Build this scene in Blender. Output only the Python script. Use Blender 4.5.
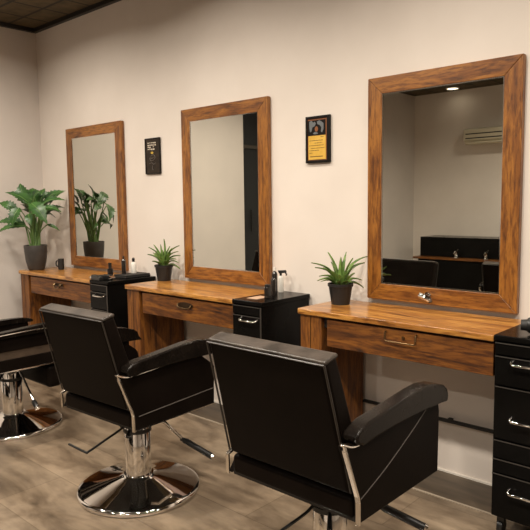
import bpy, bmesh, math, random
from mathutils import Vector, Matrix, Euler
random.seed(7)
PI = math.pi
scene = bpy.context.scene
COL = scene.collection
for o in list(bpy.data.objects):
    bpy.data.objects.remove(o)

# ------------------------------------------------------------------ camera
cd = bpy.data.cameras.new('camera'); cam = bpy.data.objects.new('camera', cd); COL.objects.link(cam)
cd.sensor_width = 36; cd.lens = 42.505; cd.clip_start = 0.02
R_ = Vector((0.7374831, 0.67524958, -0.01251729)); U_ = Vector((-0.05867031, 0.0825196, 0.99486095)); D_ = Vector((-0.67281236, 0.73295874, -0.10047391))
mw = Matrix.Identity(4)
for i in range(3):
    mw[i][0] = R_[i]; mw[i][1] = U_[i]; mw[i][2] = -D_[i]
mw.translation = (1.73668, -2.68121, 1.28984)
cam.matrix_world = mw
scene.camera = cam
# ------------------------------------------------------------------ world, exposure
w = bpy.data.worlds.new('world'); scene.world = w; w.use_nodes = True
w.node_tree.nodes['Background'].inputs[0].default_value = (1.0, .90, .80, 1)
w.node_tree.nodes['Background'].inputs[1].default_value = 0.05
vs = scene.view_settings
vs.view_transform = 'Standard'; vs.look = 'None'; vs.exposure = 0.0; vs.gamma = 1.0; vs.use_curve_mapping = False
LAMP_W = 34.5
LAMP_C = (1.0, .90, .77)
# downlight positions (x, y) in the ceiling
LIGHTS = [(-2.1, -2.1), (-.7, -2.1), (.7, -2.1), (2.1, -2.1), (-2.08, -5.18), (-.6, -4.1), (1.2, -4.1), (-2.4, -1.0), (-.95, -1.0), (.5, -1.0), (1.95, -1.0)]  # row nearest the mirror wall is added, unseen, to lift the upper wall

# ------------------------------------------------------------------ helpers
def obj(name, bm, mat, parent=None, smooth=False, loc=None, bevel=0, seg=2, sub=0, recalc=True):
    if recalc: bmesh.ops.recalc_face_normals(bm, faces=bm.faces)
    me = bpy.data.meshes.new(name); bm.to_mesh(me); bm.free()
    if mat: me.materials.append(mat)
    o = bpy.data.objects.new(name, me); COL.objects.link(o)
    if parent: o.parent = parent
    if loc: o.location = loc
    if smooth or bevel:
        for p in me.polygons: p.use_smooth = True
        if not bevel and not sub:
            me.set_sharp_from_angle(angle=math.radians(50))
    if bevel:
        m = o.modifiers.new('bevel', 'BEVEL'); m.width = bevel; m.segments = seg; m.limit_method = 'ANGLE'; m.angle_limit = math.radians(35)
        m.harden_normals = False
        n = o.modifiers.new('wn', 'WEIGHTED_NORMAL'); n.keep_sharp = True
    if sub:
        m = o.modifiers.new('sub', 'SUBSURF'); m.levels = sub; m.render_levels = sub
        for p in me.polygons: p.use_smooth = True
    return o
def tag(o, label=None, cat=None, group=None, kind=None):
    if label: o['label'] = label
    if cat: o['category'] = cat
    if group: o['group'] = group
    if kind: o['kind'] = kind
    return o
def thing(name, label, cat, loc=(0, 0, 0), rz=0, group=None):
    o = bpy.data.objects.new(name, None); COL.objects.link(o); o.empty_display_size = .1
    o.location = loc; o.rotation_euler = (0, 0, rz)
    return tag(o, label, cat, group)
def box(bm, x0, x1, y0, y1, z0, z1):
    v = [bm.verts.new(p) for p in [(x0,y0,z0),(x1,y0,z0),(x1,y1,z0),(x0,y1,z0),(x0,y0,z1),(x1,y0,z1),(x1,y1,z1),(x0,y1,z1)]]
    for f in [(0,3,2,1),(4,5,6,7),(0,1,5,4),(1,2,6,5),(2,3,7,6),(3,0,4,7)]:
        bm.faces.new([v[i] for i in f])
    return bm
def hexa(bm, pts):
    v = [bm.verts.new(p) for p in pts]
    for f in [(0,3,2,1),(4,5,6,7),(0,1,5,4),(1,2,6,5),(2,3,7,6),(3,0,4,7)]:
        bm.faces.new([v[i] for i in f])
    return bm
def B(*a): return box(bmesh.new(), *a)
def prism(bm, poly, x0, x1, axis='x'):
    """polygon in the plane across axis, swept from x0 to x1"""
    def P(t, p):
        return {'x': (t, p[0], p[1]), 'y': (p[0], t, p[1]), 'z': (p[0], p[1], t)}[axis]
    a = [bm.verts.new(P(x0, p)) for p in poly]; b = [bm.verts.new(P(x1, p)) for p in poly]
    n = len(poly)
    bm.faces.new(a); bm.faces.new(b[::-1])
    for i in range(n):
        bm.faces.new([a[i], b[i], b[(i+1) % n], a[(i+1) % n]])
    return bm
def tube(bm, pts, r, n=8, cap=True):
    pts = [Vector(p) for p in pts]; rings = []
    rr = r if isinstance(r, (list, tuple)) else [r]*len(pts)
    prev = None
    for i, p in enumerate(pts):
        t = (pts[min(i+1, len(pts)-1)] - pts[max(i-1, 0)]).normalized()
        if prev is None:
            a = t.orthogonal().normalized()
        else:
            a = (prev - t*prev.dot(t)).normalized()
        prev = a; b = t.cross(a)
        rings.append([bm.verts.new(p + (a*math.cos(2*PI*k/n) + b*math.sin(2*PI*k/n))*rr[i]) for k in range(n)])
    for i in range(len(rings)-1):
        for k in range(n):
            bm.faces.new([rings[i][k], rings[i][(k+1) % n], rings[i+1][(k+1) % n], rings[i+1][k]])
    if cap:
        bm.faces.new(rings[0][::-1]); bm.faces.new(rings[-1])
    return bm
def lathe(bm, prof, n=48, c=(0, 0)):
    rings = []
    for r, z in prof:
        if r < 1e-6: rings.append([bm.verts.new((c[0], c[1], z))])
        else: rings.append([bm.verts.new((c[0]+r*math.cos(2*PI*k/n), c[1]+r*math.sin(2*PI*k/n), z)) for k in range(n)])
    for i in range(len(rings)-1):
        a, b = rings[i], rings[i+1]
        for k in range(n):
            q = [a[k % len(a)], a[(k+1) % len(a)], b[(k+1) % len(b)], b[k % len(b)]]
            u = []
            for x in q:
                if x not in u: u.append(x)
            if len(u) > 2: bm.faces.new(u)
    return bm
def smooth_path(pts, n=6):
    """Catmull-Rom through the points"""
    P = [Vector(p) for p in pts]; P = [2*P[0]-P[1]] + P + [2*P[-1]-P[-2]]; out = []
    for i in range(1, len(P)-2):
        for k in range(n):
            t = k/n; a, b, c, d = P[i-1], P[i], P[i+1], P[i+2]
            out.append(.5*((2*b) + (c-a)*t + (2*a-5*b+4*c-d)*t*t + (3*b-a-3*c+d)*t**3))
    out.append(P[-2]); return out
def copy_tree(o, parent=None):
    c = o.copy(); COL.objects.link(c); c.parent = parent
    for ch in list(o.children): copy_tree(ch, c)
    return c

# ------------------------------------------------------------------ materials
def mat(name, base, rough=.5, metal=0, spec=None, coat=0):
    m = bpy.data.materials.new(name); m.use_nodes = True
    b = m.node_tree.nodes['Principled BSDF']
    b.inputs['Base Color'].default_value = (*base, 1); b.inputs['Roughness'].default_value = rough; b.inputs['Metallic'].default_value = metal
    if spec is not None: b.inputs['Specular IOR Level'].default_value = spec
    if coat: b.inputs['Coat Weight'].default_value = coat; b.inputs['Coat Roughness'].default_value = .15
    return m
def N(m, t, **k):
    n = m.node_tree.nodes.new(t)
    for a, v in k.items(): setattr(n, a, v)
    return n
def L(m, a, b): m.node_tree.links.new(a, b)
def ramp(m, stops):
    r = N(m, 'ShaderNodeValToRGB'); e = r.color_ramp.elements
    while len(e) < len(stops): e.new(.5)
    for i, (p, c) in enumerate(stops): e[i].position = p; e[i].color = (*c, 1)
    return r
def noisy(name, stops, scale, rough=.5, stretch=(1, 1, 1), detail=6, bump=0, bump_scale=None, distort=0, metal=0, rough_var=0, spec=None, coat=0):
    m = mat(name, stops[0][1], rough, metal, spec, coat); b = m.node_tree.nodes['Principled BSDF']
    tc = N(m, 'ShaderNodeTexCoord'); mp = N(m, 'ShaderNodeMapping'); mp.inputs['Scale'].default_value = stretch
    L(m, tc.outputs['Object'], mp.inputs['Vector'])
    nz = N(m, 'ShaderNodeTexNoise'); nz.inputs['Scale'].default_value = scale; nz.inputs['Detail'].default_value = detail; nz.inputs['Distortion'].default_value = distort
    L(m, mp.outputs['Vector'], nz.inputs['Vector'])
    r = ramp(m, stops); L(m, nz.outputs['Fac'], r.inputs['Fac']); L(m, r.outputs['Color'], b.inputs['Base Color'])
    if bump:
        n2 = N(m, 'ShaderNodeTexNoise'); n2.inputs['Scale'].default_value = bump_scale or scale; n2.inputs['Detail'].default_value = 4
        L(m, mp.outputs['Vector'], n2.inputs['Vector'])
        bp = N(m, 'ShaderNodeBump'); bp.inputs['Strength'].default_value = bump; bp.inputs['Distance'].default_value = .004
        L(m, n2.outputs['Fac'], bp.inputs['Height']); L(m, bp.outputs['Normal'], b.inputs['Normal'])
    if rough_var:
        mr = N(m, 'ShaderNodeMapRange'); mr.inputs['To Min'].default_value = rough-rough_var; mr.inputs['To Max'].default_value = rough+rough_var
        L(m, nz.outputs['Fac'], mr.inputs['Value']); L(m, mr.outputs['Result'], b.inputs['Roughness'])
    return m
def wood(name, axis, dark, mid, light, rough=.38, off=0.0, coat=.15):
    """streaky plank wood with the grain along axis, knots and dark figure"""
    m = mat(name, mid, rough, coat=coat); b = m.node_tree.nodes['Principled BSDF']
    tc = N(m, 'ShaderNodeTexCoord'); mp = N(m, 'ShaderNodeMapping')
    s = [11.0, 11.0, 11.0]; s['xyz'.index(axis)] = 1.5
    mp.inputs['Scale'].default_value = s; mp.inputs['Location'].default_value = (off, off*1.7, off*.6)
    oi = N(m, 'ShaderNodeObjectInfo')
    va = N(m, 'ShaderNodeVectorMath', operation='ADD')
    vm = N(m, 'ShaderNodeVectorMath', operation='SCALE'); vm.inputs[3].default_value = 3.0
    cx = N(m, 'ShaderNodeCombineXYZ')
    for k in range(3): L(m, oi.outputs['Random'], cx.inputs[k])
    L(m, cx.outputs[0], vm.inputs[0]); L(m, tc.outputs['Object'], va.inputs[0]); L(m, vm.outputs[0], va.inputs[1])
    L(m, va.outputs[0], mp.inputs['Vector'])
    n1 = N(m, 'ShaderNodeTexNoise'); n1.inputs['Scale'].default_value = 1.6; n1.inputs['Detail'].default_value = 8; n1.inputs['Roughness'].default_value = .62; n1.inputs['Distortion'].default_value = 1.2
    L(m, mp.outputs[0], n1.inputs['Vector'])
    r1 = ramp(m, [(.28, dark), (.43, mid), (.58, light), (.72, mid), (.85, dark)])
    L(m, n1.outputs['Fac'], r1.inputs['Fac'])
    n2 = N(m, 'ShaderNodeTexNoise'); n2.inputs['Scale'].default_value = 8; n2.inputs['Detail'].default_value = 5; n2.inputs['Roughness'].default_value = .7
    L(m, mp.outputs[0], n2.inputs['Vector'])
    r2 = ramp(m, [(.38, (.30, .21, .15)), (.53, (1, 1, 1))]); L(m, n2.outputs['Fac'], r2.inputs['Fac'])
    mx = N(m, 'ShaderNodeMix', data_type='RGBA', blend_type='MULTIPLY'); mx.inputs[0].default_value = .75
    L(m, r1.outputs[0], mx.inputs[6]); L(m, r2.outputs[0], mx.inputs[7]); L(m, mx.outputs[2], b.inputs['Base Color'])
    bp = N(m, 'ShaderNodeBump'); bp.inputs['Strength'].default_value = .15; bp.inputs['Distance'].default_value = .003
    L(m, n2.outputs['Fac'], bp.inputs['Height']); L(m, bp.outputs[0], b.inputs['Normal'])
    return m
M = {}
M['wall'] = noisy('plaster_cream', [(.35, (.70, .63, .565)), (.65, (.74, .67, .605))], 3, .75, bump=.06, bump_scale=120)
M['wall_side'] = noisy('plaster_shaded', [(.35, (.63, .575, .53)), (.65, (.67, .61, .56))], 3, .75, bump=.06, bump_scale=120)  # same cream paint, the side walls' cooler light put into the colour
M['white_trim'] = mat('trim_paint', (.78, .73, .66), .5)
M['black_trim'] = mat('trim_black', (.012, .010, .008), .5)
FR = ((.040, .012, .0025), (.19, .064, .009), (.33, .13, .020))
DK = ((.022, .007, .0015), (.125, .039, .0045), (.235, .084, .011))  # dark front and leg wood, deepened for the weaker light on desk fronts
M['frame_x'] = wood('frame_wood_across', 'x', *FR, off=1)
M['frame_z'] = wood('frame_wood_upright', 'z', *FR, off=2)
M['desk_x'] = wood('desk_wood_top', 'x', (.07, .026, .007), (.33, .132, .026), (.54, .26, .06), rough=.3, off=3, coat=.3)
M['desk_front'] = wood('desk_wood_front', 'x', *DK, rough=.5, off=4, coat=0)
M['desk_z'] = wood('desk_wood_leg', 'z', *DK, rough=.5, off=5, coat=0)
M['leather'] = noisy('black_leather', [(.3, (.0045, .0030, .0022)), (.7, (.0075, .0050, .0038))], 8, .42, bump=.10, bump_scale=220, rough_var=.06, spec=.05)
M['leather_sheen'] = noisy('sheen_leather', [(.35, (.02, .0155, .012)), (.62, (.055, .042, .033))], 14, .34, bump=.2, bump_scale=160, rough_var=.1, spec=.4)  # black leather with light from above put into the colour
M['leather_brown'] = noisy('brown_leather', [(.3, (.045, .03, .02)), (.7, (.09, .062, .042))], 12, .4, bump=.2, bump_scale=160)
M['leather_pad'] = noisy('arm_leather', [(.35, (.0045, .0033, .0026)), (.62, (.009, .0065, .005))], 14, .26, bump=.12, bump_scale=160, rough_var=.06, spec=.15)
M['piping'] = mat('seam_cord', (.018, .014, .011), .4)
M['seam_grey'] = mat('seam_grey', (.11, .095, .085), .4)
M['chrome'] = mat('chrome', (.82, .80, .77), .06, 1)
M['chrome_soft'] = mat('chrome_brushed', (.80, .77, .73), .14, 1)
M['black_plastic'] = mat('black_plastic', (.01, .01, .01), .35)
M['black_lacquer'] = noisy('black_lacquer', [(.3, (.004, .0035, .003)), (.7, (.006, .0055, .005))], 5, .2, rough_var=.05, spec=.09)
M['black_matte'] = mat('black_matte', (.012, .011, .010), .6)
M['grey_line'] = mat('grey_edge', (.10, .09, .08), .35, .6)
M['mirror'] = mat('mirror_glass', (.74, .74, .68), .0, 1)
M['brass'] = mat('aged_brass', (.20, .13, .065), .3, 1)
M['dark_plate'] = mat('bronze_plate', (.06, .035, .018), .4, .7)
M['pot_grey'] = noisy('pot_charcoal', [(.3, (.034, .029, .026)), (.7, (.052, .045, .040))], 20, .5)
M['pot_black'] = mat('pot_black', (.014, .014, .014), .42)
M['soil'] = noisy('soil', [(.3, (.02, .012, .007)), (.7, (.06, .04, .024))], 60, .9, bump=.6)
M['white_plastic'] = mat('white_plastic', (.75, .72, .66), .35)
M['amber'] = mat('dark_bottle', (.018, .014, .012), .15)
M['pink'] = mat('tan_tray', (.50, .33, .22), .5)
def leafmat(name, a, b_, scale):
    m = noisy(name, [(.35, a), (.65, b_)], scale, .38)
    b = m.node_tree.nodes['Principled BSDF']; b.inputs['Subsurface Weight'].default_value = 0
    return m
M['leaf_deep'] = leafmat('leaf_deep', (.010, .042, .008), (.042, .125, .020), 11)
M['leaf_vein'] = mat('leaf_vein', (.14, .25, .07), .5)
M['stem'] = mat('leaf_stalk', (.10, .18, .045), .5)
M['succulent'] = leafmat('succulent_leaf', (.055, .125, .022), (.19, .29, .07), 25)
M['picture_dark'] = mat('print_dark', (.006, .004, .003), .4, 0, .2)
M['plaque_dark'] = noisy('plaque_dark', [(.35, (.010, .006, .004)), (.65, (.030, .019, .011))], 30, .4, spec=.25)
M['print_yellow'] = noisy('print_yellow', [(.3, (.62, .36, .045)), (.7, (.70, .44, .08))], 30, .4)
M['print_orange'] = mat('print_orange', (.22, .075, .022), .4)
M['print_grey'] = mat('print_grey', (.13, .14, .145), .4)
M['print_white'] = mat('print_white', (.62, .55, .45), .5)
M['print_gold'] = mat('print_gold', (.55, .36, .05), .4)
M['ink'] = mat('ink', (.10, .055, .01), .5)
M['ac_white'] = mat('ac_plastic', (.62, .56, .42), .4)
M['dark_void'] = mat('dark_door_paint', (.012, .013, .014), .55)
M['counter_edge'] = wood('counter_wood', 'x', *DK, off=9)
def emit(name, c, s):
    m = bpy.data.materials.new(name); m.use_nodes = True; nt = m.node_tree; nt.nodes.clear()
    e = nt.nodes.new('ShaderNodeEmission'); e.inputs[0].default_value = (*c, 1); e.inputs[1].default_value = s
    o = nt.nodes.new('ShaderNodeOutputMaterial'); nt.links.new(e.outputs[0], o.inputs[0]); return m
M['lamp'] = emit('lamp_glow', (1, .86, .66), 6)

def floor_material():
    m = mat('floor_vinyl', (.3, .23, .16), .36); b = m.node_tree.nodes['Principled BSDF']
    tc = N(m, 'ShaderNodeTexCoord'); mp = N(m, 'ShaderNodeMapping')
    mp.inputs['Rotation'].default_value = (0, 0, 0)
    L(m, tc.outputs['Object'], mp.inputs[0])
    br = N(m, 'ShaderNodeTexBrick'); br.offset = .5; br.inputs['Scale'].default_value = 1
    br.inputs['Brick Width'].default_value = .92; br.inputs['Row Height'].default_value = .31; br.inputs['Mortar Size'].default_value = .0025; br.inputs['Mortar Smooth'].default_value = .4; br.inputs['Bias'].default_value = 0
    br.inputs['Color1'].default_value = (.80, .80, .80, 1); br.inputs['Color2'].default_value = (1.16, 1.16, 1.16, 1); br.inputs['Mortar'].default_value = (.62, .6, .57, 1)
    L(m, mp.outputs[0], br.inputs['Vector'])
    n1 = N(m, 'ShaderNodeTexNoise'); n1.inputs['Scale'].default_value = 2.6; n1.inputs['Detail'].default_value = 9; n1.inputs['Roughness'].default_value = .62; n1.inputs['Distortion'].default_value = .6
    m2 = N(m, 'ShaderNodeMapping'); m2.inputs['Scale'].default_value = (.8, 2.0, 1); L(m, tc.outputs['Object'], m2.inputs[0]); L(m, m2.outputs[0], n1.inputs['Vector'])
    r = ramp(m, [(.30, (.075, .053, .034)), (.44, (.145, .106, .070)), (.60, (.235, .178, .122)), (.8, (.31, .243, .172))])
    L(m, n1.outputs['Fac'], r.inputs[0])
    n2 = N(m, 'ShaderNodeTexNoise'); n2.inputs['Scale'].default_value = 9; n2.inputs['Detail'].default_value = 6
    L(m, m2.outputs[0], n2.inputs['Vector'])
    r2 = ramp(m, [(.36, (.55, .52, .50)), (.52, (1, 1, 1)), (.68, (1.18, 1.17, 1.15))]); L(m, n2.outputs['Fac'], r2.inputs[0])
    a = N(m, 'ShaderNodeMix', data_type='RGBA', blend_type='MULTIPLY'); a.inputs[0].default_value = 1
    L(m, r.outputs[0], a.inputs[6]); L(m, br.outputs['Color'], a.inputs[7])
    c = N(m, 'ShaderNodeMix', data_type='RGBA', blend_type='MULTIPLY'); c.inputs[0].default_value = .5
    L(m, a.outputs[2], c.inputs[6]); L(m, r2.outputs[0], c.inputs[7]); L(m, c.outputs[2], b.inputs['Base Color'])
    mr = N(m, 'ShaderNodeMapRange'); mr.inputs['To Min'].default_value = .22; mr.inputs['To Max'].default_value = .46
    L(m, n1.outputs['Fac'], mr.inputs[0]); L(m, mr.outputs[0], b.inputs['Roughness'])
    bp = N(m, 'ShaderNodeBump'); bp.inputs['Strength'].default_value = .12; bp.inputs['Distance'].default_value = .002
    L(m, br.outputs['Fac'], bp.inputs['Height']); bp.invert = True; L(m, bp.outputs[0], b.inputs['Normal'])
    return m
def ceiling_material():
    m = mat('ceiling_tile', (.03, .02, .01), .7); b = m.node_tree.nodes['Principled BSDF']
    tc = N(m, 'ShaderNodeTexCoord')
    br = N(m, 'ShaderNodeTexBrick'); br.offset = 0; br.inputs['Scale'].default_value = 1
    br.inputs['Brick Width'].default_value = .30; br.inputs['Row Height'].default_value = .24; br.inputs['Mortar Size'].default_value = .012; br.inputs['Mortar Smooth'].default_value = .2
    br.inputs['Color1'].default_value = (.085, .060, .026, 1); br.inputs['Color2'].default_value = (.11, .078, .036, 1); br.inputs['Mortar'].default_value = (.02, .013, .006, 1)
    L(m, tc.outputs['Object'], br.inputs['Vector'])
    n = N(m, 'ShaderNodeTexNoise'); n.inputs['Scale'].default_value = 12; n.inputs['Detail'].default_value = 6; L(m, tc.outputs['Object'], n.inputs['Vector'])
    r = ramp(m, [(.3, (.55, .55, .5)), (.7, (1.2, 1.15, 1.1))]); L(m, n.outputs[0], r.inputs[0])
    a = N(m, 'ShaderNodeMix', data_type='RGBA', blend_type='MULTIPLY'); a.inputs[0].default_value = 1
    L(m, br.outputs['Color'], a.inputs[6]); L(m, r.outputs[0], a.inputs[7]); L(m, a.outputs[2], b.inputs['Base Color'])
    bp = N(m, 'ShaderNodeBump'); bp.inputs['Strength'].default_value = .5; bp.inputs['Distance'].default_value = .01; bp.invert = True
    L(m, br.outputs['Fac'], bp.inputs['Height']); L(m, bp.outputs[0], b.inputs['Normal'])
    return m
M['floor'] = floor_material(); M['ceiling'] = ceiling_material()
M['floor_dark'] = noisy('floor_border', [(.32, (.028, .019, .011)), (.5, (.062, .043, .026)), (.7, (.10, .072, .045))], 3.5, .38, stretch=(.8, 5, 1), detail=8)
M['floor_line'] = mat('floor_joint_strip', (.27, .22, .165), .45)

# ------------------------------------------------------------------ room shell
XL, XR, YB, YF, ZC = -3.276, 5.6, 0.0, -5.4, 2.733
XJ, YJ, YD = -2.75, -3.9, -2.49          # wall jog seen in the mirrors, dark doorway between
def struct(name, bm, m, label, parent=None, **k):
    o = obj(name, bm, m, parent, **k); return tag(o, label, None, None, 'structure')
struct('floor', B(XL-.1, XR+.1, YF-.1, YB+.1, -.1, 0), M['floor'], 'mottled brown vinyl plank floor')
struct('ceiling', B(XL-.1, XR+.1, YF-.1, YB+.1, ZC, ZC+.1), M['ceiling'], 'dark brown tiled ceiling')
struct('wall_back', B(XL-.1, XR+.1, YB, YB+.1, 0, ZC), M['wall'], 'cream wall behind the mirrors')
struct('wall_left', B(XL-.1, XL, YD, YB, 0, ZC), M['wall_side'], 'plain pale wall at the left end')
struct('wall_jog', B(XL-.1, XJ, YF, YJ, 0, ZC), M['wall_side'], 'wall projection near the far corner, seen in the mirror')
struct('wall_right', B(XR, XR+.1, YF, YB, 0, ZC), M['wall'], 'wall at the right end')
struct('wall_front', B(XJ, XR+.1, YF-.1, YF, 0, ZC), M['wall'], 'cream wall opposite the mirrors')
struct('wall_header', B(XL-.1, XL-.02, YJ, YD, 1.94, ZC), M['dark_void'], 'black panel above the dark doorway')
d = struct('door_1', B(XL-.09, XL-.04, YJ+.02, YD-.02, 0, 1.90), M['dark_void'], 'tall black door in the left wall')
obj('door_rail', B(XL-.045, XL-.025, YJ, YD, 1.90, 1.94), M['grey_line'], d)
obj('door_handle', tube(bmesh.new(), [(XL-.02, YD-.14, .95), (XL-.02, YD-.14, 1.2)], .01), M['black_plastic'], d)
struct('trim_1', B(XL, XR, -.035, 0, ZC-.03, ZC), M['black_trim'], 'black ceiling trim along the back wall')
struct('trim_2', B(XL, XL+.035, YD, -.035, ZC-.03, ZC), M['black_trim'], 'black ceiling trim along the left wall')
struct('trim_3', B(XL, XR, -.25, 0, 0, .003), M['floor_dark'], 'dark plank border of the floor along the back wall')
struct('trim_4', B(XL, XR, -.262, -.25, 0, .0045), M['floor_line'], 'pale joint strip in front of the dark floor border')
struct('baseboard_back', B(XL, XR, -.008, 0, .003, .012), M['white_trim'], 'thin white skirting along the back wall')
struct('baseboard_left', B(XL, XL+.008, YD, -.262, 0, .022), M['white_trim'], 'thin white skirting along the left wall')

# ------------------------------------------------------------------ downlights
dl_labels = ['recessed round downlight in the ceiling before the leftmost mirror', 'recessed round downlight in the ceiling before the middle mirror',
             'recessed round downlight in the ceiling before the rightmost mirror', 'recessed round downlight in the ceiling nearest the right wall',
             'recessed downlight by the far wall, bright spot at the top of the rightmost mirror', 'recessed downlight in the ceiling over the opposite counter', 'recessed downlight in the ceiling behind the camera',
             'added unseen downlight close to the mirror wall, above the leftmost chair', 'added unseen downlight close to the mirror wall, above the middle chair', 'added unseen downlight close to the mirror wall, above the nearest chair', 'added unseen downlight close to the mirror wall, right of the nearest cabinet']
first = None
for i, (x, y) in enumerate(LIGHTS):
    if first is None:
        t = thing('downlight', '', 'ceiling light', (x, y, ZC))
        obj('trim_ring', lathe(bmesh.new(), [(.085, 0), (.085, -.008), (.072, -.012), (.070, -.002), (.070, 0), (.085, 0)]), M['white_plastic'], t, True)
        obj('diffuser', lathe(bmesh.new(), [(0, -.003), (.070, -.003), (.070, -.0005), (0, -.0005)]), M['lamp'], t, True)
        ld = bpy.data.lights.new('downlight_beam', 'AREA'); ld.shape = 'DISK'; ld.size = .15; ld.energy = LAMP_W; ld.color = LAMP_C; ld.spread = math.radians(158)
        lo = bpy.data.objects.new('downlight_beam', ld); COL.objects.link(lo); lo.parent = t; lo.location = (0, 0, -.016)
        first = t
    else:
        t = copy_tree(first); t.location = (x, y, ZC)
    tag(t, dl_labels[i], 'ceiling light', 'recessed ceiling downlights')
    if i >= 4:
        for c in t.children:
            if c.type == 'LIGHT':
                c.data = c.data.copy(); c.data.energy = LAMP_W*(.003 if i == 4 else .70 if i < 7 else .50)

# ------------------------------------------------------------------ stations: mirror, desk, cabinet
ST = [-2.825, -1.4136, 0.0]
MW, MZ0, MZ1, FW, FT = .749, .801, 1.879, .079, .03
def make_mirror():
    t = thing('wall_mirror', '', 'mirror')
    x0, x1, z0, z1 = 0, MW, MZ0, MZ1
    a = [(x0, z0), (x1, z0), (x1, z1), (x0, z1)]; b = [(x0+FW, z0+FW), (x1-FW, z0+FW), (x1-FW, z1-FW), (x0+FW, z1-FW)]
    for i in range(4):
        j = (i+1) % 4
        obj('frame_rail', prism(bmesh.new(), [a[i], a[j], b[j], b[i]], -FT, 0, 'y'), M['frame_x'] if i in (0, 2) else M['frame_z'], t, bevel=.003)
    obj('glass', B(x0+FW-.004, x1-FW+.004, -.024, -.014, z0+FW-.004, z1-FW+.004), M['mirror'], t)
    bm = bmesh.new()
    for (p, q, r, s) in ((x0+FW, x0+FW+.004, z0+FW, z1-FW), (x1-FW-.004, x1-FW, z0+FW, z1-FW), (x0+FW, x1-FW, z0+FW, z0+FW+.005), (x0+FW, x1-FW, z1-FW-.004, z1-FW)):
        box(bm, p, q, -.0265, -.024, r, s)
    obj('bead', bm, M['chrome_soft'], t)
    return t
def make_desk(x0=-.162, x1=.803):
    t = thing('styling_desk', '', 'desk')
    yf = -.397; lx = x0+.162
    poly = [(x0+.012, yf), (x1, yf), (x1, -.022), (x0, -.022), (x0, yf+.012)]
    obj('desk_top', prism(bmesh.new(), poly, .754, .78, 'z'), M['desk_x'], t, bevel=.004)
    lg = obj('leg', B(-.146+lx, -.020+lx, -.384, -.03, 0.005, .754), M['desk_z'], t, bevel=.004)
    obj('leg_seam', B(-.0855+lx, -.0825+lx, -.3852, -.3835, 0.01, .75), M['dark_plate'], lg)
    obj('apron', B(-.02+lx, x1-.003, -.36, -.33, .70, .754), M['black_matte'], t)
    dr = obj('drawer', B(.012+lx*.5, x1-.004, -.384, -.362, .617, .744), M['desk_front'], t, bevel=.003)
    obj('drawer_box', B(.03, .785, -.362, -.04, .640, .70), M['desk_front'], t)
    return t, dr
def bail_pull(dr, cx, z, w, kind):
    h = .04
    bm = bmesh.new()
    if kind == 'oval':
        pts = [(cx+math.cos(a)*w*.5, -.384-.0, z+math.sin(a)*h*.42) for a in [k*2*PI/20 for k in range(20)]]
        pl = prism(bmesh.new(), [(p[0], p[2]) for p in pts], -.388, -.3835, 'y')
        obj('pull_plate', pl, M['dark_plate'], dr)
        loop = smooth_path([(cx-w*.42, -.392, z+.006), (cx-w*.36, -.402, z-.012), (cx, -.406, z-.016), (cx+w*.36, -.402, z-.012), (cx+w*.42, -.392, z+.006)], 6)
        obj('pull', tube(bm, loop, .0045), M['brass'], dr, True)
    elif kind == 'knobs':
        obj('pull_plate', prism(bmesh.new(), [(cx-w*.5, z-.012), (cx+w*.5, z-.012), (cx+w*.5, z+.012), (cx-w*.5, z+.012)], -.387, -.3835, 'y'), M['dark_plate'], dr)
        for s in (-1, 1):
            obj('pull_knob', tube(bmesh.new(), [(cx+s*w*.38, -.386, z), (cx+s*w*.38, -.396, z), (cx+s*w*.38, -.402, z), (cx+s*w*.38, -.41, z)], [.006, .006, .012, .006], 12), M['brass'], dr, True)
        loop = smooth_path([(cx-w*.38, -.404, z), (cx-w*.3, -.406, z-.02), (cx, -.407, z-.026), (cx+w*.3, -.406, z-.02), (cx+w*.38, -.404, z)], 6)
        obj('pull', tube(bm, loop, .004), M['brass'], dr, True)
    else:
        loop = [(cx-w*.5, -.386, z+h*.5), (cx-w*.5, -.396, z+h*.42), (cx-w*.5, -.398, z-h*.42), (cx-w*.46, -.398, z-h*.5), (cx+w*.46, -.398, z-h*.5), (cx+w*.5, -.398, z-h*.42), (cx+w*.5, -.396, z+h*.42), (cx+w*.5, -.386, z+h*.5)]
        obj('pull', tube(bm, loop, .0035), M['brass'], dr, True)
        obj('lock', tube(bmesh.new(), [(cx+.01, -.383, z), (cx+.01, -.389, z)], .007, 12), M['brass'], dr, True)
CW0, CW1 = .8065, 1.012     # cabinet extent in x
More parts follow.
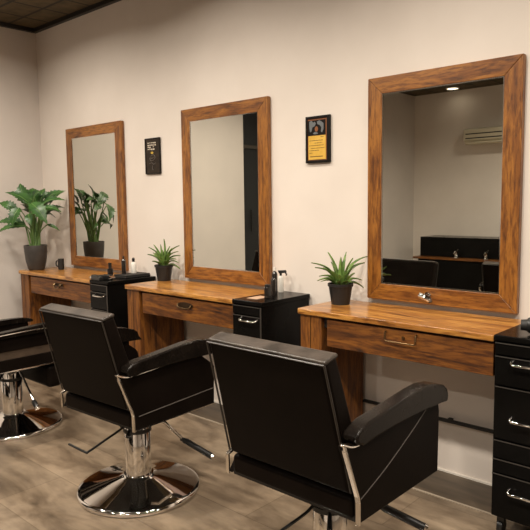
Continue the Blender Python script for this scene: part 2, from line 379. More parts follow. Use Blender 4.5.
def make_cabinet():
    t = thing('drawer_cabinet', '', 'cabinet')
    yf = -.39
    obj('body', B(CW0, CW1, yf, -.012, .072, .762), M['black_lacquer'], t, bevel=.003)
    obj('cabinet_top', B(CW0-.002, CW1+.006, yf-.012, -.008, .762, .784), M['black_lacquer'], t, bevel=.004)
    rows = [(.712, .757, 0), (.596, .706, 1), (.388, .590, 2), (.313, .382, 0), (.255, .308, 0), (.080, .250, 3)]
    for z0, z1, h in rows:
        dr = obj('drawer', B(CW0+.006, CW1-.006, yf-.014, yf-.0005, z0, z1), M['black_lacquer'], t, bevel=.002)
        obj('drawer_edge', B(CW0+.006, CW1-.006, yf-.0155, yf-.0135, z1-.004, z1-.0005), M['grey_line'], dr)
        if h:
            zh = {1: .712, 2: .47, 3: .192}[h]
            zh = {1: .684, 2: .47, 3: .192}[h]
            xa, xb = CW0+.075, CW1-.022
            pts = [(xa, yf-.013, zh+.010), (xa, yf-.036, zh+.004), (xa+.006, yf-.04, zh), (xb-.006, yf-.04, zh), (xb, yf-.036, zh+.004), (xb, yf-.013, zh+.010)]
            obj('handle', tube(bmesh.new(), pts, .0048), M['chrome'], dr, True)
    obj('corner_strip', B(CW1-.004, CW1+.0015, yf-.015, yf-.010, .08, .757), M['grey_line'], t)
    for cx in (CW0+.03, CW1-.03):
        for cy in (yf+.03, -.05):
            c = obj('caster_fork', B(cx-.014, cx+.014, cy-.012, cy+.012, .034, .073), M['black_plastic'], t)
            obj('caster_wheel', tube(bmesh.new(), [(cx-.010, cy, .026), (cx+.010, cy, .026)], .026, 16), M['black_plastic'], c, True)
    return t
mir_l = ['wood framed wall mirror furthest left, reflecting the large leafy plant', 'wood framed wall mirror between the two small framed wall pieces', 'large wood framed wall mirror nearest the camera, with a chrome hook on its lower rail']
desk_l = ['wooden styling desk furthest left with the large leafy plant on it', 'wooden styling desk in the middle with an oval ring pull drawer', 'wooden styling desk nearest the camera with a wide rectangular drawer pull']
cab_l = ['black drawer cabinet furthest left, beside the desk with the large plant', 'black drawer cabinet in the middle, behind the front chair, with bottles on top', 'black drawer cabinet at the right edge, nearest the camera']
m0 = make_mirror(); c0 = make_cabinet()
for i, X in enumerate(ST):
    m = m0 if i == 0 else copy_tree(m0)
    m.location = (X, 0, 0); tag(m, mir_l[i], 'mirror', 'wood framed mirrors on the back wall')
    c = c0 if i == 0 else copy_tree(c0)
    c.location = (X+(.058 if i == 0 else .013 if i == 1 else 0), 0, 0); tag(c, cab_l[i], 'cabinet', 'black drawer cabinets beside the desks')
    dk, dr = make_desk(*[(-.168, .862), (-.162, .816), (-.162, .803)][i]); dk.location = (X, 0, 0); tag(dk, desk_l[i], 'desk', 'wooden styling desks along the wall')
    if i == 0: bail_pull(dr, .435, .712, .11, 'knobs')
    if i == 1: bail_pull(dr, .42, .707, .135, 'oval')
    if i == 2: bail_pull(dr, .403, .712, .145, 'bail')
    if i == 2:
        h = obj('hook_stem', tube(bmesh.new(), [(.335, -.031, .840), (.335, -.075, .840)], .012, 16), M['chrome'], m, True)
        obj('hook_plate', tube(bmesh.new(), [(.335, -.031, .840), (.335, -.036, .840)], .02, 20), M['chrome'], h, True)
        obj('hook_spout', tube(bmesh.new(), smooth_path([(.318, -.068, .846), (.345, -.078, .842), (.37, -.084, .834), (.376, -.085, .826)], 4), [.015]*9 + [.012]*3 + [.011], 12), M['chrome'], h, True)
        obj('hook_tip', tube(bmesh.new(), [(.372, -.085, .832), (.38, -.086, .824)], .0095, 12), M['black_plastic'], h, True)

# black rail under the near desk
t = thing('foot_rail', 'black foot rail along the wall under the nearest desk', 'rail', (0, 0, 0))
obj('bar', B(-.018, .803, -.040, -.020, .258, .272), M['black_matte'], t, bevel=.003)
for x in (.1, .45, .78): obj('bracket', B(x-.01, x+.01, -.021, 0, .256, .272), M['black_matte'], t)

# ------------------------------------------------------------------ framed wall pieces
def plaque():
    t = thing('wall_plaque', 'small dark wall plaque with pale carved marks between the left and middle mirrors', 'plaque', (-1.743, 0, 1.61))
    obj('board', B(-.0815, .0815, -.010, 0, -.121, .121), M['plaque_dark'], t, bevel=.002)
    bm = bmesh.new()
    for a in ((-.0815, -.0735, -.121, .121), (.0735, .0815, -.121, .121), (-.0735, .0735, -.121, -.113), (-.0735, .0735, .113, .121)):
        box(bm, a[0], a[1], -.013, -.0095, a[2], a[3])
    obj('border', bm, M['picture_dark'], t)
    bm = bmesh.new(); rn = random.Random(3)
    for r_ in range(4):                                   # upper block of pale marks
        for c_ in range(5):
            x = -.05+c_*.019; z = .092-r_*.014
            if rn.random() < .85: box(bm, x, x+.008+rn.random()*.008, -.0115, -.0095, z-.004-rn.random()*.006, z)
    obj('mark', bm, M['print_white'], t)
    obj('emblem', prism(bmesh.new(), [(-.004+.014*math.cos(a), .022+.008*math.sin(a)) for a in [k*PI/6 for k in range(12)]], -.0115, -.0095, 'y'), M['print_gold'], t)
    bm = bmesh.new()
    tube(bm, smooth_path([(-.02, -.0105, .0), (.01, -.0105, .008), (.028, -.0105, -.01), (.01, -.0105, -.028), (-.02, -.0105, -.03), (-.03, -.0105, -.012), (-.008, -.0105, -.016), (.012, -.0105, -.012)], 5), .0022, 6)
    tube(bm, smooth_path([(-.035, -.0105, -.05), (-.01, -.0105, -.045), (.01, -.0105, -.055), (.035, -.0105, -.048)], 5), .0018, 6)
    tube(bm, smooth_path([(.0, -.0105, -.062), (-.006, -.0105, -.08), (.004, -.0105, -.095)], 5), .0018, 6)
    obj('flourish', bm, M['seam_grey'], t, True)
plaque()
def poster():
    t = thing('framed_print', 'black framed print, dark picture over a yellow text panel, left of the largest mirror', 'picture', (-.3235, 0, 1.615))
    W, H = .0795, .1225
    bm = bmesh.new()
    for a in ((-W, -W+.012, -H, H), (W-.018, W, -H, H), (-W+.012, W-.018, -H, -H+.014), (-W+.012, W-.018, H-.014, H)):
        box(bm, a[0], a[1], -.017, 0, a[2], a[3])
    obj('frame', bm, M['picture_dark'], t, bevel=.002)
    obj('sheet', B(-W+.012, W-.018, -.012, -.002, -H+.014, H-.014), M['print_orange'], t)
    obj('picture', B(-W+.014, W-.028, -.0135, -.0115, .022, H-.022), M['picture_dark'], t)
    bm = bmesh.new()
    for pl in ([(-.055, .095), (-.040, .100), (-.028, .088), (-.020, .094), (-.010, .084), (-.018, .070), (-.034, .064), (-.040, .044), (-.050, .040), (-.054, .066)],
               [(-.004, .092), (.012, .098), (.028, .090), (.040, .080), (.040, .050), (.030, .034), (.022, .040), (.026, .060), (.014, .074), (.000, .078)],
               [(-.030, .034), (-.016, .040), (.004, .034), (.000, .028), (-.024, .027)]):
        prism(bm, pl, -.0145, -.013, 'y')
    obj('figure', bm, M['print_grey'], t)
    bm = bmesh.new(); prism(bm, [(-.007+.011*math.cos(k*PI/7), .054+.014*math.sin(k*PI/7)) for k in range(14)], -.0146, -.013, 'y')
    obj('figure', bm, M['print_orange'], t)
    y = obj('text_panel', B(-W+.018, W-.026, -.0135, -.0115, -H+.018, .020), M['print_yellow'], t)
    bm = bmesh.new(); rn = random.Random(5)
    for k, (z, xa, xb) in enumerate(((.012, .020, .040), (-.005, -.055, .035), (-.018, -.02, .030), (-.031, -.055, .040), (-.045, -.045, .045), (-.057, -.055, .01), (-.07, -.055, -.035), (-.088, -.05, .035))):
        x = xa
        while x < xb:
            l = .004+rn.random()*.010
            box(bm, x, min(x+l, xb), -.0145, -.0134, z-.0012-(.002 if k == 7 else 0), z+.0012); x += l+.0025
    obj('text_line', bm, M['ink'], y)
poster()

# ------------------------------------------------------------------ plants
def blade(bm, base, tip, up, w, droop=.0, fold=.25, n=7, shape='leaf', wave=0, arch=.10):
    """one leaf blade from base to tip; two strips folded about the midrib, given thickness by a twin sheet"""
    base, tip, up = Vector(base), Vector(tip), Vector(up)
    ax = (tip-base); L_ = ax.length; ax.normalize(); side = ax.cross(up).normalized(); nu = side.cross(ax).normalized()
    rows = []
    for i in range(n+1):
        t = i/n
        if shape == 'leaf': ww = w*math.sin(PI*min(1, t*.97+.03)**.75)
        else: ww = w*(1-t)**.6*(.62+.9*t if t < .5 else 1.07)
        if wave and 0 < i < n: ww *= 1+wave*(1 if i % 2 else -1)
        ww = max(ww, .0008)
        c = base + ax*L_*t - Vector((0, 0, droop*L_*t*t)) + nu*(arch*L_*math.sin(PI*t))
        rows.append((c + side*ww + nu*ww*fold, c, c - side*ww + nu*ww*fold))
    top = [[bm.verts.new(p) for p in r] for r in rows]
    th = .0012 if shape == 'leaf' else w*.35
    bot = [[bm.verts.new(p - nu*(th if k == 1 else th*.3)) for k, p in enumerate(r)] for r in rows]
    for i in range(n):
        for k in range(2):
            bm.faces.new([top[i][k], top[i][k+1], top[i+1][k+1], top[i+1][k]])
            bm.faces.new([bot[i][k+1], bot[i][k], bot[i+1][k], bot[i+1][k+1]])
        for k in (0, 2):
            bm.faces.new([top[i][k], bot[i][k], bot[i+1][k], top[i+1][k]])
    for i in (0, n):
        for k in range(2): bm.faces.new([top[i][k], top[i][k+1], bot[i][k+1], bot[i][k]])
    return [r[1] for r in rows], nu
def big_plant():
    t = thing('potted_plant', 'large broad leaved green plant in a charcoal pot on the leftmost desk', 'plant', (-2.905, -.285, .7805))
    prof = [(0, 0), (.056, 0), (.062, .008), (.078, .07), (.086, .14), (.088, .19), (.087, .195), (.081, .195), (.080, .175), (0, .172)]
    p = obj('pot', lathe(bmesh.new(), prof), M['pot_grey'], t, True)
    obj('soil', lathe(bmesh.new(), [(0, .172), (.08, .172), (.08, .178), (0, .182)]), M['soil'], p, True)
    R3 = Vector((.7375, .675, 0)); F3 = Vector((-.675, .7375, 0))     # across and away from the front of the room
    rn = random.Random(11)
    K = 678.0
    # leaves: base and tip seen across the plant, depth of both, half width
    leaves = [((170, 170), (130, 100), .06, .12, .030), ((240, 200), (310, 170), .10, .2, .030), ((210, 180), (262, 128), .10, .2, .034), ((225, 150), (252, 96), .0, .02, .026), ((160, 190), (90, 150), .05, .12, .034), ((150, 150), (112, 36), .02, .05, .050), ((190, 160), (66, 84), -.05, -.08, .040), ((105, 190), (2, 138), .0, .02, .036), ((150, 262), (2, 243), -.04, -.06, .033), ((165, 268), (12, 298), -.08, -.10, .026),
              ((195, 150), (176, 70), .05, .10, .042), ((212, 145), (222, 64), .08, .14, .040), ((240, 148), (352, 78), .03, .05, .034), ((235, 160), (362, 128), -.03, .0, .030), ((250, 175), (348, 192), -.06, -.05, .026),
              ((205, 150), (296, 248), -.10, -.16, .052), ((140, 172), (112, 262), -.10, -.15, .042), ((268, 262), (332, 292), -.05, -.04, .014), ((245, 130), (275, 88), .05, .08, .036), ((165, 130), (150, 62), .10, .16, .044),
              ((180, 205), (205, 262), -.07, -.12, .030), ((120, 120), (68, 108), .06, .11, .034), ((255, 150), (318, 84), .10, .17, .034), ((230, 190), (300, 205), .08, .16, .030), ((150, 200), (70, 190), .08, .15, .032),
              ((200, 120), (240, 82), -.03, -.02, .036), ((215, 210), (265, 225), .07, .17, .030), ((190, 130), (120, 128), -.02, -.05, .038)]
    st, lf, vn = bmesh.new(), bmesh.new(), bmesh.new()
    P3 = lambda p, dp: R3*((p[0]-190)/K) + F3*dp + Vector((0, 0, .195+(370-p[1])/K))
    for i, (bp_, tp_, d0, d1, wd) in enumerate(leaves):
        lb, end = P3(bp_, d0), P3(tp_, d1)
        an = 2.4*i; rr = .015+.03*((i*.37) % 1)
        b0 = R3*(rr*math.cos(an)*.8 + .12*((bp_[0]-190)/K)) + F3*(rr*math.sin(an)) + Vector((0, 0, .176))
        mid = b0.lerp(lb, .55); mid += Vector((0, 0, .02)) + R3*(-.10*((bp_[0]-190)/K))
        tube(st, smooth_path([b0, mid, lb], 5), [.0062]*6 + [.0042]*5, 6)
        up = (Vector((0, 0, .75)) - F3*(.75 if d1 < .07 else .25) + Vector((rn.uniform(-.25, .25), rn.uniform(-.2, .2), 0))).normalized()
        mids, nu = blade(lf, lb, end, up, wd*1.08, droop=.06, fold=.34, n=14, wave=.17, arch=.14)
        tube(vn, [m + nu*.0018 for m in mids], [.0026]*8 + [.0013]*(len(mids)-8), 5)
    obj('stalk', st, M['stem'], t, True)
    lo = obj('foliage', lf, M['leaf_deep'], t, True, recalc=False)
    obj('leaf_vein', vn, M['leaf_vein'], lo, True)
big_plant()
def succulent(name, label, loc, rt, rb, h, leaves, s, seed):
    t = thing('potted_succulent', label, 'plant', loc, 0, 'small succulents on the desks')
    prof = [(0, 0), (rb, 0), (rb+.001, .004), (rt-.003, h*.86), (rt+.002, h*.87), (rt+.002, h), (rt-.003, h), (rt-.004, h*.86), (0, h*.85)]
    p = obj('pot', lathe(bmesh.new(), prof, 40), M['pot_black'], t, True)
    obj('soil', lathe(bmesh.new(), [(0, h*.85), (rt-.005, h*.85), (rt-.005, h*.90), (0, h*.94)], 30), M['soil'], p, True)
    R3 = Vector((.7375, .675, 0)); F3 = Vector((-.675, .7375, 0)); rn = random.Random(seed)
    bm = bmesh.new()
    for (a, z, dp) in leaves:
        e = R3*a*s + F3*dp*s + Vector((0, 0, h*.9+z*s))
        o_ = (R3*a + F3*dp); o_ = o_.normalized() if o_.length > .01 else Vector((0, -1, 0))
        b0 = o_*rn.uniform(.006, .02) + Vector((0, 0, h*.88))
        up = (Vector((0, 0, 1)) - o_*.9 + Vector((.15, -.2, 0))).normalized()
        blade(bm, b0, e + Vector((0, 0, (.10*math.hypot(a, dp) if z > .05 else .25*math.hypot(a, dp)))), up, .0155*s*rn.uniform(.85, 1.15), droop=(.10 if z > .05 else .25), fold=.45, n=9, shape='lance', arch=.14 if abs(a) > .09 else .05)
    obj('foliage', bm, M['succulent'], t, True)
LV = [(-.145, .122, -.02), (-.129, .100, -.05), (-.058, .177, .02), (0, .158, -.02), (.032, .177, .03), (.055, .148, -.03), (.148, .142, .09), (.129, .11, .07), (.12, -.02, .03), (.11, .022, .02), (-.103, .05, .02), (-.116, .03, -.03),
      (-.093, .015, .03), (-.016, .065, -.06), (.025, .075, -.07), (-.05, .085, -.06), (.06, .07, -.05), (-.04, .12, .05), (.015, .12, .06), (.07, .09, .06), (-.03, .03, -.08), (.04, .03, -.09), (-.08, .09, .04)]
succulent('a', 'spiky green succulent in a black pot on the nearest desk, left of the largest mirror', (-.067, -.165, .7805), .0615, .045, .104, LV, 1.0, 4)
LV2 = [(-.091, .137, -.02), (-.103, .085, .0), (-.067, .153, .03), (-.023, .157, .03), (.008, .20, .0), (.038, .141, .03), (.115, .149, -.07), (.11, .109, -.09), (.095, .056, -.08), (.115, -.02, -.03), (-.067, .044, -.04), (-.075, .093, .04),
       (-.02, .08, -.06), (.02, .09, -.06), (.05, .10, -.02), (-.045, .10, -.04), (0, .12, -.03), (.03, .05, -.07), (-.03, .04, -.07), (.06, .13, -.04), (.12, .08, -.07), (.11, .03, -.08)]
succulent('b', 'spiky green succulent in a black pot on the middle desk', (-1.535, -.105, .7805), .060, .043, .105, LV2, 1.0, 9)

# ------------------------------------------------------------------ things on the cabinets and desks
TOP = .7845
def bottle(name, label, loc, r, h, body, cap, neck=.3, spray=False, group='bottles on the middle cabinet', rz=0):
    t = thing(name, label, 'bottle', loc, rz, group)
    prof = [(0, 0), (r*.94, 0), (r, .006), (r, h*.78), (r*.8, h*.86), (r*neck, h*.92), (r*neck, h), (0, h)]
    obj('body', lathe(bmesh.new(), prof, 24), body, t, True)
    k = obj('cap', lathe(bmesh.new(), [(0, h*.93), (r*.42, h*.93), (r*.42, h*1.06), (0, h*1.07)], 16), cap, t, True)
    if spray:
        bm = bmesh.new()
        hexa(bm, [(-.008, -.010, h*1.05), (.034, -.008, h*1.10), (.034, .008, h*1.10), (-.012, .010, h*1.05), (-.016, -.009, h*1.22), (.030, -.007, h*1.24), (.030, .007, h*1.24), (-.016, .009, h*1.22)])
        obj('spray_head', bm, cap, k, bevel=.002)
        obj('trigger', tube(bmesh.new(), smooth_path([(.022, 0, h*1.12), (.032, 0, h*1.02), (.030, 0, h*.93)], 4), .0038, 6), cap, k, True)
    return t
# middle cabinet
bottle('pump_bottle', 'white topped dark bottle on the middle cabinet, behind the dark jar', (-.548, -.115, TOP), .016, .135, M['amber'], M['white_plastic'])
bottle('spray_bottle', 'white spray bottle with black trigger head on the middle cabinet', (-.555, -.055, TOP), .016, .100, M['white_plastic'], M['black_plastic'], spray=True, rz=.5)
bottle('spray_bottle', 'slim dark bottle standing in front of the white spray bottle on the middle cabinet', (-.49, -.19, TOP), .014, .108, M['amber'], M['black_plastic'])
t = thing('jar', 'short black square jar at the front of the bottles on the middle cabinet', 'jar', (-.455, -.275, TOP))
obj('body', B(-.014, .014, -.014, .014, 0, .062), M['amber'], t, bevel=.003); obj('lid', B(-.0125, .0125, -.0125, .0125, .062, .075), M['black_plastic'], t, bevel=.003)
tag(obj('paper_card', B(-.545, -.475, -.34, -.24, TOP, TOP+.002), M['pink']), 'pale tan card lying flat on the middle cabinet', 'card')
# left cabinet: open black case, clippers, bottles
t = thing('tool_case', 'flat black tool case on the leftmost cabinet', 'case', (-1.865, -.15, TOP))
obj('tray', B(-.07, .072, -.08, .13, 0, .012), M['black_matte'], t, bevel=.003); obj('lid', B(-.068, .07, -.078, .128, .013, .021), M['black_matte'], t, bevel=.003)
bottle('spray_bottle', 'white spray bottle with black head on the leftmost cabinet', (-1.885, -.095, TOP+.0215), .021, .085, M['white_plastic'], M['black_plastic'], spray=True, group='bottles on the leftmost cabinet', rz=2.5)
bottle('pump_bottle', 'tall slim dark bottle beside the white spray bottle on the leftmost cabinet', (-1.895, -.17, TOP+.0215), .015, .115, M['amber'], M['black_plastic'], group='bottles on the leftmost cabinet')
def clipper(loc, rz, label):
    t = thing('hair_clipper', label, 'hair clipper', loc, rz, 'hair clippers on the leftmost cabinet')
    obj('body', hexa(bmesh.new(), [(-.07, -.016, 0), (.05, -.021, 0), (.05, .021, 0), (-.07, .016, 0), (-.07, -.014, .026), (.05, -.019, .034), (.05, .019, .034), (-.07, .014, .026)]), M['black_plastic'], t, bevel=.006)
    obj('blade', hexa(bmesh.new(), [(.0505, -.020, .006), (.076, -.020, .012), (.076, .020, .012), (.0505, .020, .006), (.0505, -.018, .026), (.076, -.018, .016), (.076, .018, .016), (.0505, .018, .026)]), M['chrome_soft'], t)
    obj('switch', B(-.01, .012, -.006, .006, .029, .034), M['grey_line'], t)
clipper((-1.895, -.385, TOP), 3.0, 'black hair clipper at the front of the leftmost cabinet top')
clipper((-1.885, -.325, TOP), .15, 'black hair clipper lying behind the front one on the leftmost cabinet')
t = thing('comb_jar', 'black jar of combs standing at the desk edge of the leftmost cabinet', 'jar', (-1.955, -.24, TOP))
obj('body', lathe(bmesh.new(), [(0, 0), (.019, 0), (.021, .06), (.017, .06), (.016, .012), (0, .012)], 24), M['amber'], t, True)
for k in range(3): obj('comb', hexa(bmesh.new(), [(-.008+k*.006, -.004, .013), (-.004+k*.006, -.004, .013), (-.004+k*.006, .004, .013), (-.008+k*.006, .004, .013), (-.014+k*.010, -.006, .10), (-.010+k*.010, -.006, .10), (-.010+k*.010, .006, .10), (-.014+k*.010, .006, .10)]), M['black_plastic'], t)
# small black cup on the left desk
t = thing('cup', 'small black handled cup on the leftmost desk beside the charcoal pot', 'cup', (-2.752, -.16, .7805))
obj('body', lathe(bmesh.new(), [(0, 0), (.021, 0), (.023, .01), (.023, .085), (.020, .085), (.019, .01), (0, .01)], 28), M['black_matte'], t, True)
obj('handle', tube(bmesh.new(), smooth_path([(-.016, -.013, .07), (-.028, -.023, .064), (-.029, -.024, .034), (-.016, -.013, .022)], 5), .005), M['black_matte'], t, True)
# near cabinet
t = thing('hair_dryer', 'black object with a rounded barrel on the nearest cabinet, cut by the right edge', 'hair dryer', (.952, -.305, TOP), .3)
obj('barrel', tube(bmesh.new(), [(-.055, 0, .034), (-.04, 0, .034), (.05, 0, .034), (.065, 0, .034)], [.026, .033, .034, .024], 20), M['black_plastic'], t, True)
obj('nozzle', tube(bmesh.new(), [(-.054, 0, .034), (-.078, 0, .034)], [.022, .020], 20), M['black_matte'], t, True)
obj('grip', hexa(bmesh.new(), [(.02, .02, .010), (.05, .02, .010), (.065, .12, .004), (.035, .12, .004), (.02, .02, .044), (.05, .02, .044), (.065, .12, .030), (.035, .12, .030)]), M['black_plastic'], t, bevel=.006)

# ------------------------------------------------------------------ styling chairs
def make_chair(kind, lf=None):
    t = thing('styling_chair', '', 'chair')
    # base
    b = obj('base', lathe(bmesh.new(), [(0, 0), (.268, 0), (.2738, .005), (.2738, .017), (.268, .023), (.255, .026), (.16, .048), (.09, .066), (.070, .074), (.066, .080), (0, .080)], 72), M['chrome'], t, True)
    lf = (.027 if kind == 'front' else 0) if lf is None else lf
    obj('column', lathe(bmesh.new(), [(0, .0805), (.058, .0805), (.058, .352+lf), (.054, .357+lf), (0, .357+lf)], 40), M['chrome'], t, True)
    obj('piston', lathe(bmesh.new(), [(0, .357+lf), (.035, .357+lf), (.035, .366+lf), (0, .366+lf)], 28), M['chrome'], t, True)
    obj('collar', lathe(bmesh.new(), [(.0585, .275+lf), (.0635, .275+lf), (.0635, .291+lf), (.0585, .291+lf), (.0585, .275+lf)], 40), M['black_plastic'], t, True)
    a = obj('seat_plate', B(-.13, .13, -.14, .14, .366+lf, .384+lf), M['black_matte'], t)
    obj('clamp', B(-.030, -.008, -.075, -.055, .300+lf, .366+lf), M['black_plastic'], a, bevel=.004)
    # hydraulic pump pedal
    pts = [(.045, .06, .318), (.08, .095, .30), (.115, .171, .205)]
    if kind == 'left': rot = Matrix.Rotation(-.3, 3, 'Z')
    else: rot = Matrix.Identity(3)
    pp = [(.108, .160, .212), (.13, .178, .198), (.264, .208, .15)]
    if kind == 'front': pts = [(.03, .07, .318), (.055, .13, .30), (.075, .18, .262)]; pp = [(.070, .17, .268), (.086, .194, .25), (.205, .25, .20)]
    if kind == 'left': pts = [(.045, .03, .36), (.12, .055, .28), (.215, .085, .18)]; pp = [(.205, .082, .19), (.21, .083, .185), (.24, .093, .155)]
    q = lambda L_: [rot @ Vector(p) for p in L_]
    lv = obj('pump_lever', tube(bmesh.new(), q(pts), .0075), M['chrome'], t, True)
    obj('pedal', tube(bmesh.new(), q(pp), [.008, .014, .014], 10), M['black_plastic'], lv, True)
    obj('pedal_cap', tube(bmesh.new(), q([Vector(pp[2])-(Vector(pp[2])-Vector(pp[1])).normalized()*.002, Vector(pp[2])+(Vector(pp[2])-Vector(pp[1])).normalized()*.008]), [.0148, .0135], 12), M['chrome_soft'], lv, True)
    # lock lever, bent wire
    wire = [(-.025, -.060, .318), (-.030, -.10, .302), (-.022, -.25, .298), (-.02, -.36, .292)] if kind == 'front' else [(0, -.060, .318), (-.004, -.095, .30), (.014, -.19, .285), (.029, -.275, .271), (.020, -.286, .269), (-.108, -.280, .270)]
    obj('lock_lever', tube(bmesh.new(), smooth_path(wire, 4), .0052), M['black_plastic'], t, True)
    obj('tilt_lever', tube(bmesh.new(), [(.05, -.07, .33+min(lf, 0)), (.088, -.122, .30+min(lf, 0))], [.006, .009], 8), M['black_plastic'], t, True)
    Z = Vector((0, 0, lf))
    def up(o): o.location = (0, 0, lf); return o
    # seat
    up(obj('seat', B(-.234, .234, -.15, .262, .400, .472), M['leather_brown' if kind == 'left' else 'leather'], t, bevel=.028, seg=4))
    up(obj('seat_frame', B(-.236, .236, -.205, .235, .386, .402), M['black_matte'], t))
    # backrest
    yb, zb, yt, zt = -.222, .4635, -.322, .850
    wb, wt = .235, .220; tb, tt = .085, .058
    bk = up(obj('backrest', hexa(bmesh.new(), [(-wb, yb, zb), (wb, yb, zb), (wb, yb+tb, zb+.012), (-wb, yb+tb, zb+.012), (-wt, yt, zt), (wt, yt, zt), (wt, yt+tt, zt+.016), (-wt, yt+tt, zt+.016)]), M['leather'], t, bevel=.017, seg=4))
    # top of the back, overhead sheen painted into a lighter leather cap
    u = Vector((0, yt-yb, zt-zb)).normalized()
    e = .006
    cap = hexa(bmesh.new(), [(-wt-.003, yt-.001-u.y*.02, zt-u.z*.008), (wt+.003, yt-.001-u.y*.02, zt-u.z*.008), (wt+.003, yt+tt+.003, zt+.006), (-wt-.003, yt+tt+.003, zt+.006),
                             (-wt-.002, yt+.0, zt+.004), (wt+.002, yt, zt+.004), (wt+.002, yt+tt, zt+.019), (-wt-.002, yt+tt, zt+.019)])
    obj('top_panel', cap, M['leather_sheen'], bk, bevel=.006, seg=3)
    bm = bmesh.new()
    for s in (-1, 1):
        tube(bm, [(s*wb, yb, zb+.01), (s*(wt+.001), yt, zt-.006)], .0032, 6)
    tube(bm, [(-wt, yt-.0005, zt-.006), (wt, yt-.0005, zt-.006)], .0032, 6)
    obj('piping', bm, M['piping'], bk, True)
    lp = up(obj('lower_back', B(-.235, .235, -.214, -.152, .391, .4575), M['leather'], t, bevel=.016, seg=4))
    # sides
    XO, XI = .256, .237
    for s in (1, -1):
        squash = lambda z: .503+(z-.503)*(.62 if s > 0 else .42) if kind == 'left' and z > .503 else z
        SH = lambda ps: [(p[0] + (.06 if s < 0 and p[0] < -.2 and p[1] > .46 else 0), squash(p[1])) for p in [(a-((.06 if b > .63 else .035) if s < 0 and kind != 'left' and a > .12 and b > .5 else 0), b) for a, b in ps]]
        rear = [(-.289, .630), (-.214, .4635), (-.210, .390)]
        if kind == 'left':
            body = [(-.289, .630), (-.230, .503), (.236, .503), (.240, .590), (.232, .624), (.10, .630), (-.10, .630), (-.22, .622)]
            low = [(-.212, .457), (-.210, .390), (.236, .390), (.238, .457)]
        else:
            body = rear + [(.236, .390), (.240, .590), (.232, .624), (.10, .630), (-.10, .630), (-.22, .622)]
            low = None
        if kind == 'middle': body[4:6] = [(.240, .56), (.228, .575), (.165, .622)]
        body = SH(body)
        sp = up(obj('side_panel', prism(bmesh.new(), body, s*XI, s*XO), M['leather'], t, bevel=.003))
        if low:
            obj('lower_rail', prism(bmesh.new(), low, s*XI, s*XO), M['leather'], sp, bevel=.003)
            obj('seat_side', B(min(s*.236, s*.248), max(s*.236, s*.248), -.20, .228, .452, .508), M['leather_brown'], sp, bevel=.005)
        # chrome strip down the rear edge
        w_ = .0036
        strip = bmesh.new()
        line = [Vector((-.287, .636)), Vector((-.278, .614)), Vector((-.220, .470)), Vector((-.215, .452)), Vector((-.214, .386))]
        line = [Vector(p) for p in SH([tuple(p) for p in line])]
        for i in range(len(line)-1):
            p, q_ = line[i], line[i+1]; n_ = Vector((-(q_-p).y, (q_-p).x)).normalized()*w_
            prism(strip, [(p.x-n_.x, p.y-n_.y), (q_.x-n_.x, q_.y-n_.y), (q_.x+n_.x, q_.y+n_.y), (p.x+n_.x, p.y+n_.y)], s*(XO-.010), s*(XO+.003))
        obj('chrome_strip', strip, M['chrome_soft'], sp, bevel=.001)
        bm = bmesh.new()
        dy = .06 if s < 0 else 0
        if kind == 'left': tube(bm, smooth_path([(s*.279, -.25+dy, .594-.02*(s < 0)), (s*.279, -.10, .601-.02*(s < 0)), (s*.279, .06, .603-.02*(s < 0)), (s*.279, .19, .594-.02*(s < 0))], 4), .004, 6)  # highlight along the left chair's pad edge, built as a bright line
        else: tube(bm, smooth_path([(s*(XO+.002), -.289+dy, .634), (s*(XO+.002), -.24+dy, .616), (s*(XO+.002), -.16, .618), (s*(XO+.002), -.06, .624)], 4), .0035, 6)
        obj('trim_and_glint', bm, M['chrome_soft'], sp, True); bm = bmesh.new()
        if kind != 'front':
            tube(bm, [(s*(XO+.001), -.205, .391), (s*(XO+.001), .236, .391)], .0028 if kind == 'middle' else .005, 6)
        if len(bm.verts): obj('trim_and_glint', bm, M['chrome_soft'], sp, True)
        else: bm.free()
        bm = bmesh.new()
        if kind == 'front':
            tube(bm, smooth_path([(s*XO, -.208, .458), (s*XO, -.08, .505), (s*XO, .06, .569), (s*XO, .158, .62)], 5), .0018, 6)
        elif kind == 'middle':
            tube(bm, [(s*XO, -.19, .445), (s*XO, .236, .462)], .002, 6)
        if len(bm.verts): obj('seam', bm, M['seam_grey'], sp, True)
        else: bm.free()
        # arm pad
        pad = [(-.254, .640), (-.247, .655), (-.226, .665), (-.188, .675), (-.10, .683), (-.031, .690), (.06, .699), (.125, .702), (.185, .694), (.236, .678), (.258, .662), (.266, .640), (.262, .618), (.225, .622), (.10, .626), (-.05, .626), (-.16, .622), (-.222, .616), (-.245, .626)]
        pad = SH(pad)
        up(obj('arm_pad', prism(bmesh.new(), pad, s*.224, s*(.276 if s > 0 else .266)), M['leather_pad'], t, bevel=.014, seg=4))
    if kind == 'left':
        up(obj('footrest', B(-.10, .245, .10, .20, .24, .375), M['leather'], t, bevel=.03, seg=4))
    return t
ch = [('left', (-1.785, -1.053), .0, 'black leather styling chair at the left edge, partly cut off by the frame'),
      ('middle', (-.5398, -1.0651), .045, 'black leather styling chair in the middle with its whole chrome disc base showing'),
      ('front', (.5697, -1.1103), .0, 'black leather styling chair nearest the camera, its back filling the foreground')]
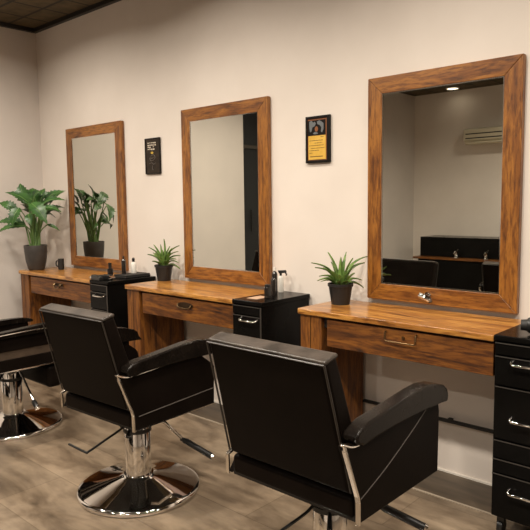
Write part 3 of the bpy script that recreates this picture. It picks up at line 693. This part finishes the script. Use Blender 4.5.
for kind, (x, y), a, lab in ch:
    c = make_chair(kind); c.location = (x, y, 0); c.rotation_euler = (0, 0, a); tag(c, lab, 'chair', 'black leather styling chairs')

c = make_chair('far', -.12); c.location = (-.32, -2.97, 0); c.rotation_euler = (0, 0, PI)
tag(c, 'black leather styling chair turned to the opposite counter, seen only in the rightmost mirror', 'chair', 'black leather styling chairs')

# ------------------------------------------------------------------ opposite side of the room, seen in the mirrors
t = thing('back_counter', 'black counter with a wooden edge against the opposite wall, seen in the rightmost mirror', 'counter', (0, 0, 0))
obj('cabinet_body', B(-2.36, .4, -5.39, -4.84, 0, .52), M['black_lacquer'], t)
obj('counter_edge', B(-2.42, .42, -5.39, -4.80, .52, .545), M['counter_edge'], t, bevel=.003)
obj('splash_panel', B(-2.39, .4, -5.39, -4.95, .545, .80), M['black_lacquer'], t)
for x, lab in ((-1.84, 'left chrome tap on the opposite counter, reflected in the rightmost mirror'), (-1.45, 'right chrome tap on the opposite counter, reflected in the rightmost mirror')):
    f = thing('tap', lab, 'tap', (x, -4.87, .5455), 0, 'taps on the opposite counter')
    obj('body', lathe(bmesh.new(), [(0, 0), (.03, 0), (.03, .01), (.02, .02), (.02, .07), (0, .075)], 20), M['chrome'], f, True)
    obj('spout', tube(bmesh.new(), smooth_path([(0, 0, .05), (.02, .04, .09), (.03, .10, .085), (.03, .12, .06)], 4), .011), M['chrome'], f, True)
    obj('lever', tube(bmesh.new(), [(0, 0, .075), (.01, -.03, .11)], .007), M['chrome'], f, True)
t = thing('air_conditioner', 'pale wall air conditioner high on the opposite wall, seen in the rightmost mirror', 'air conditioner', (-1.46, -5.4, 2.09))
obj('body', prism(bmesh.new(), [(0, -.05), (.13, -.10), (.20, -.04), (.20, .09), (.17, .11), (0, .11)], -.47, .47), M['ac_white'], t, bevel=.008)
obj('louver', B(-.44, .44, .13, .205, -.085, -.068), M['ac_white'], t)
obj('vent_slot', B(-.44, .44, .196, .2015, -.025, -.012), M['black_matte'], t)
obj('vent_slot', B(-.44, .44, .196, .2015, .03, .043), M['black_matte'], t)
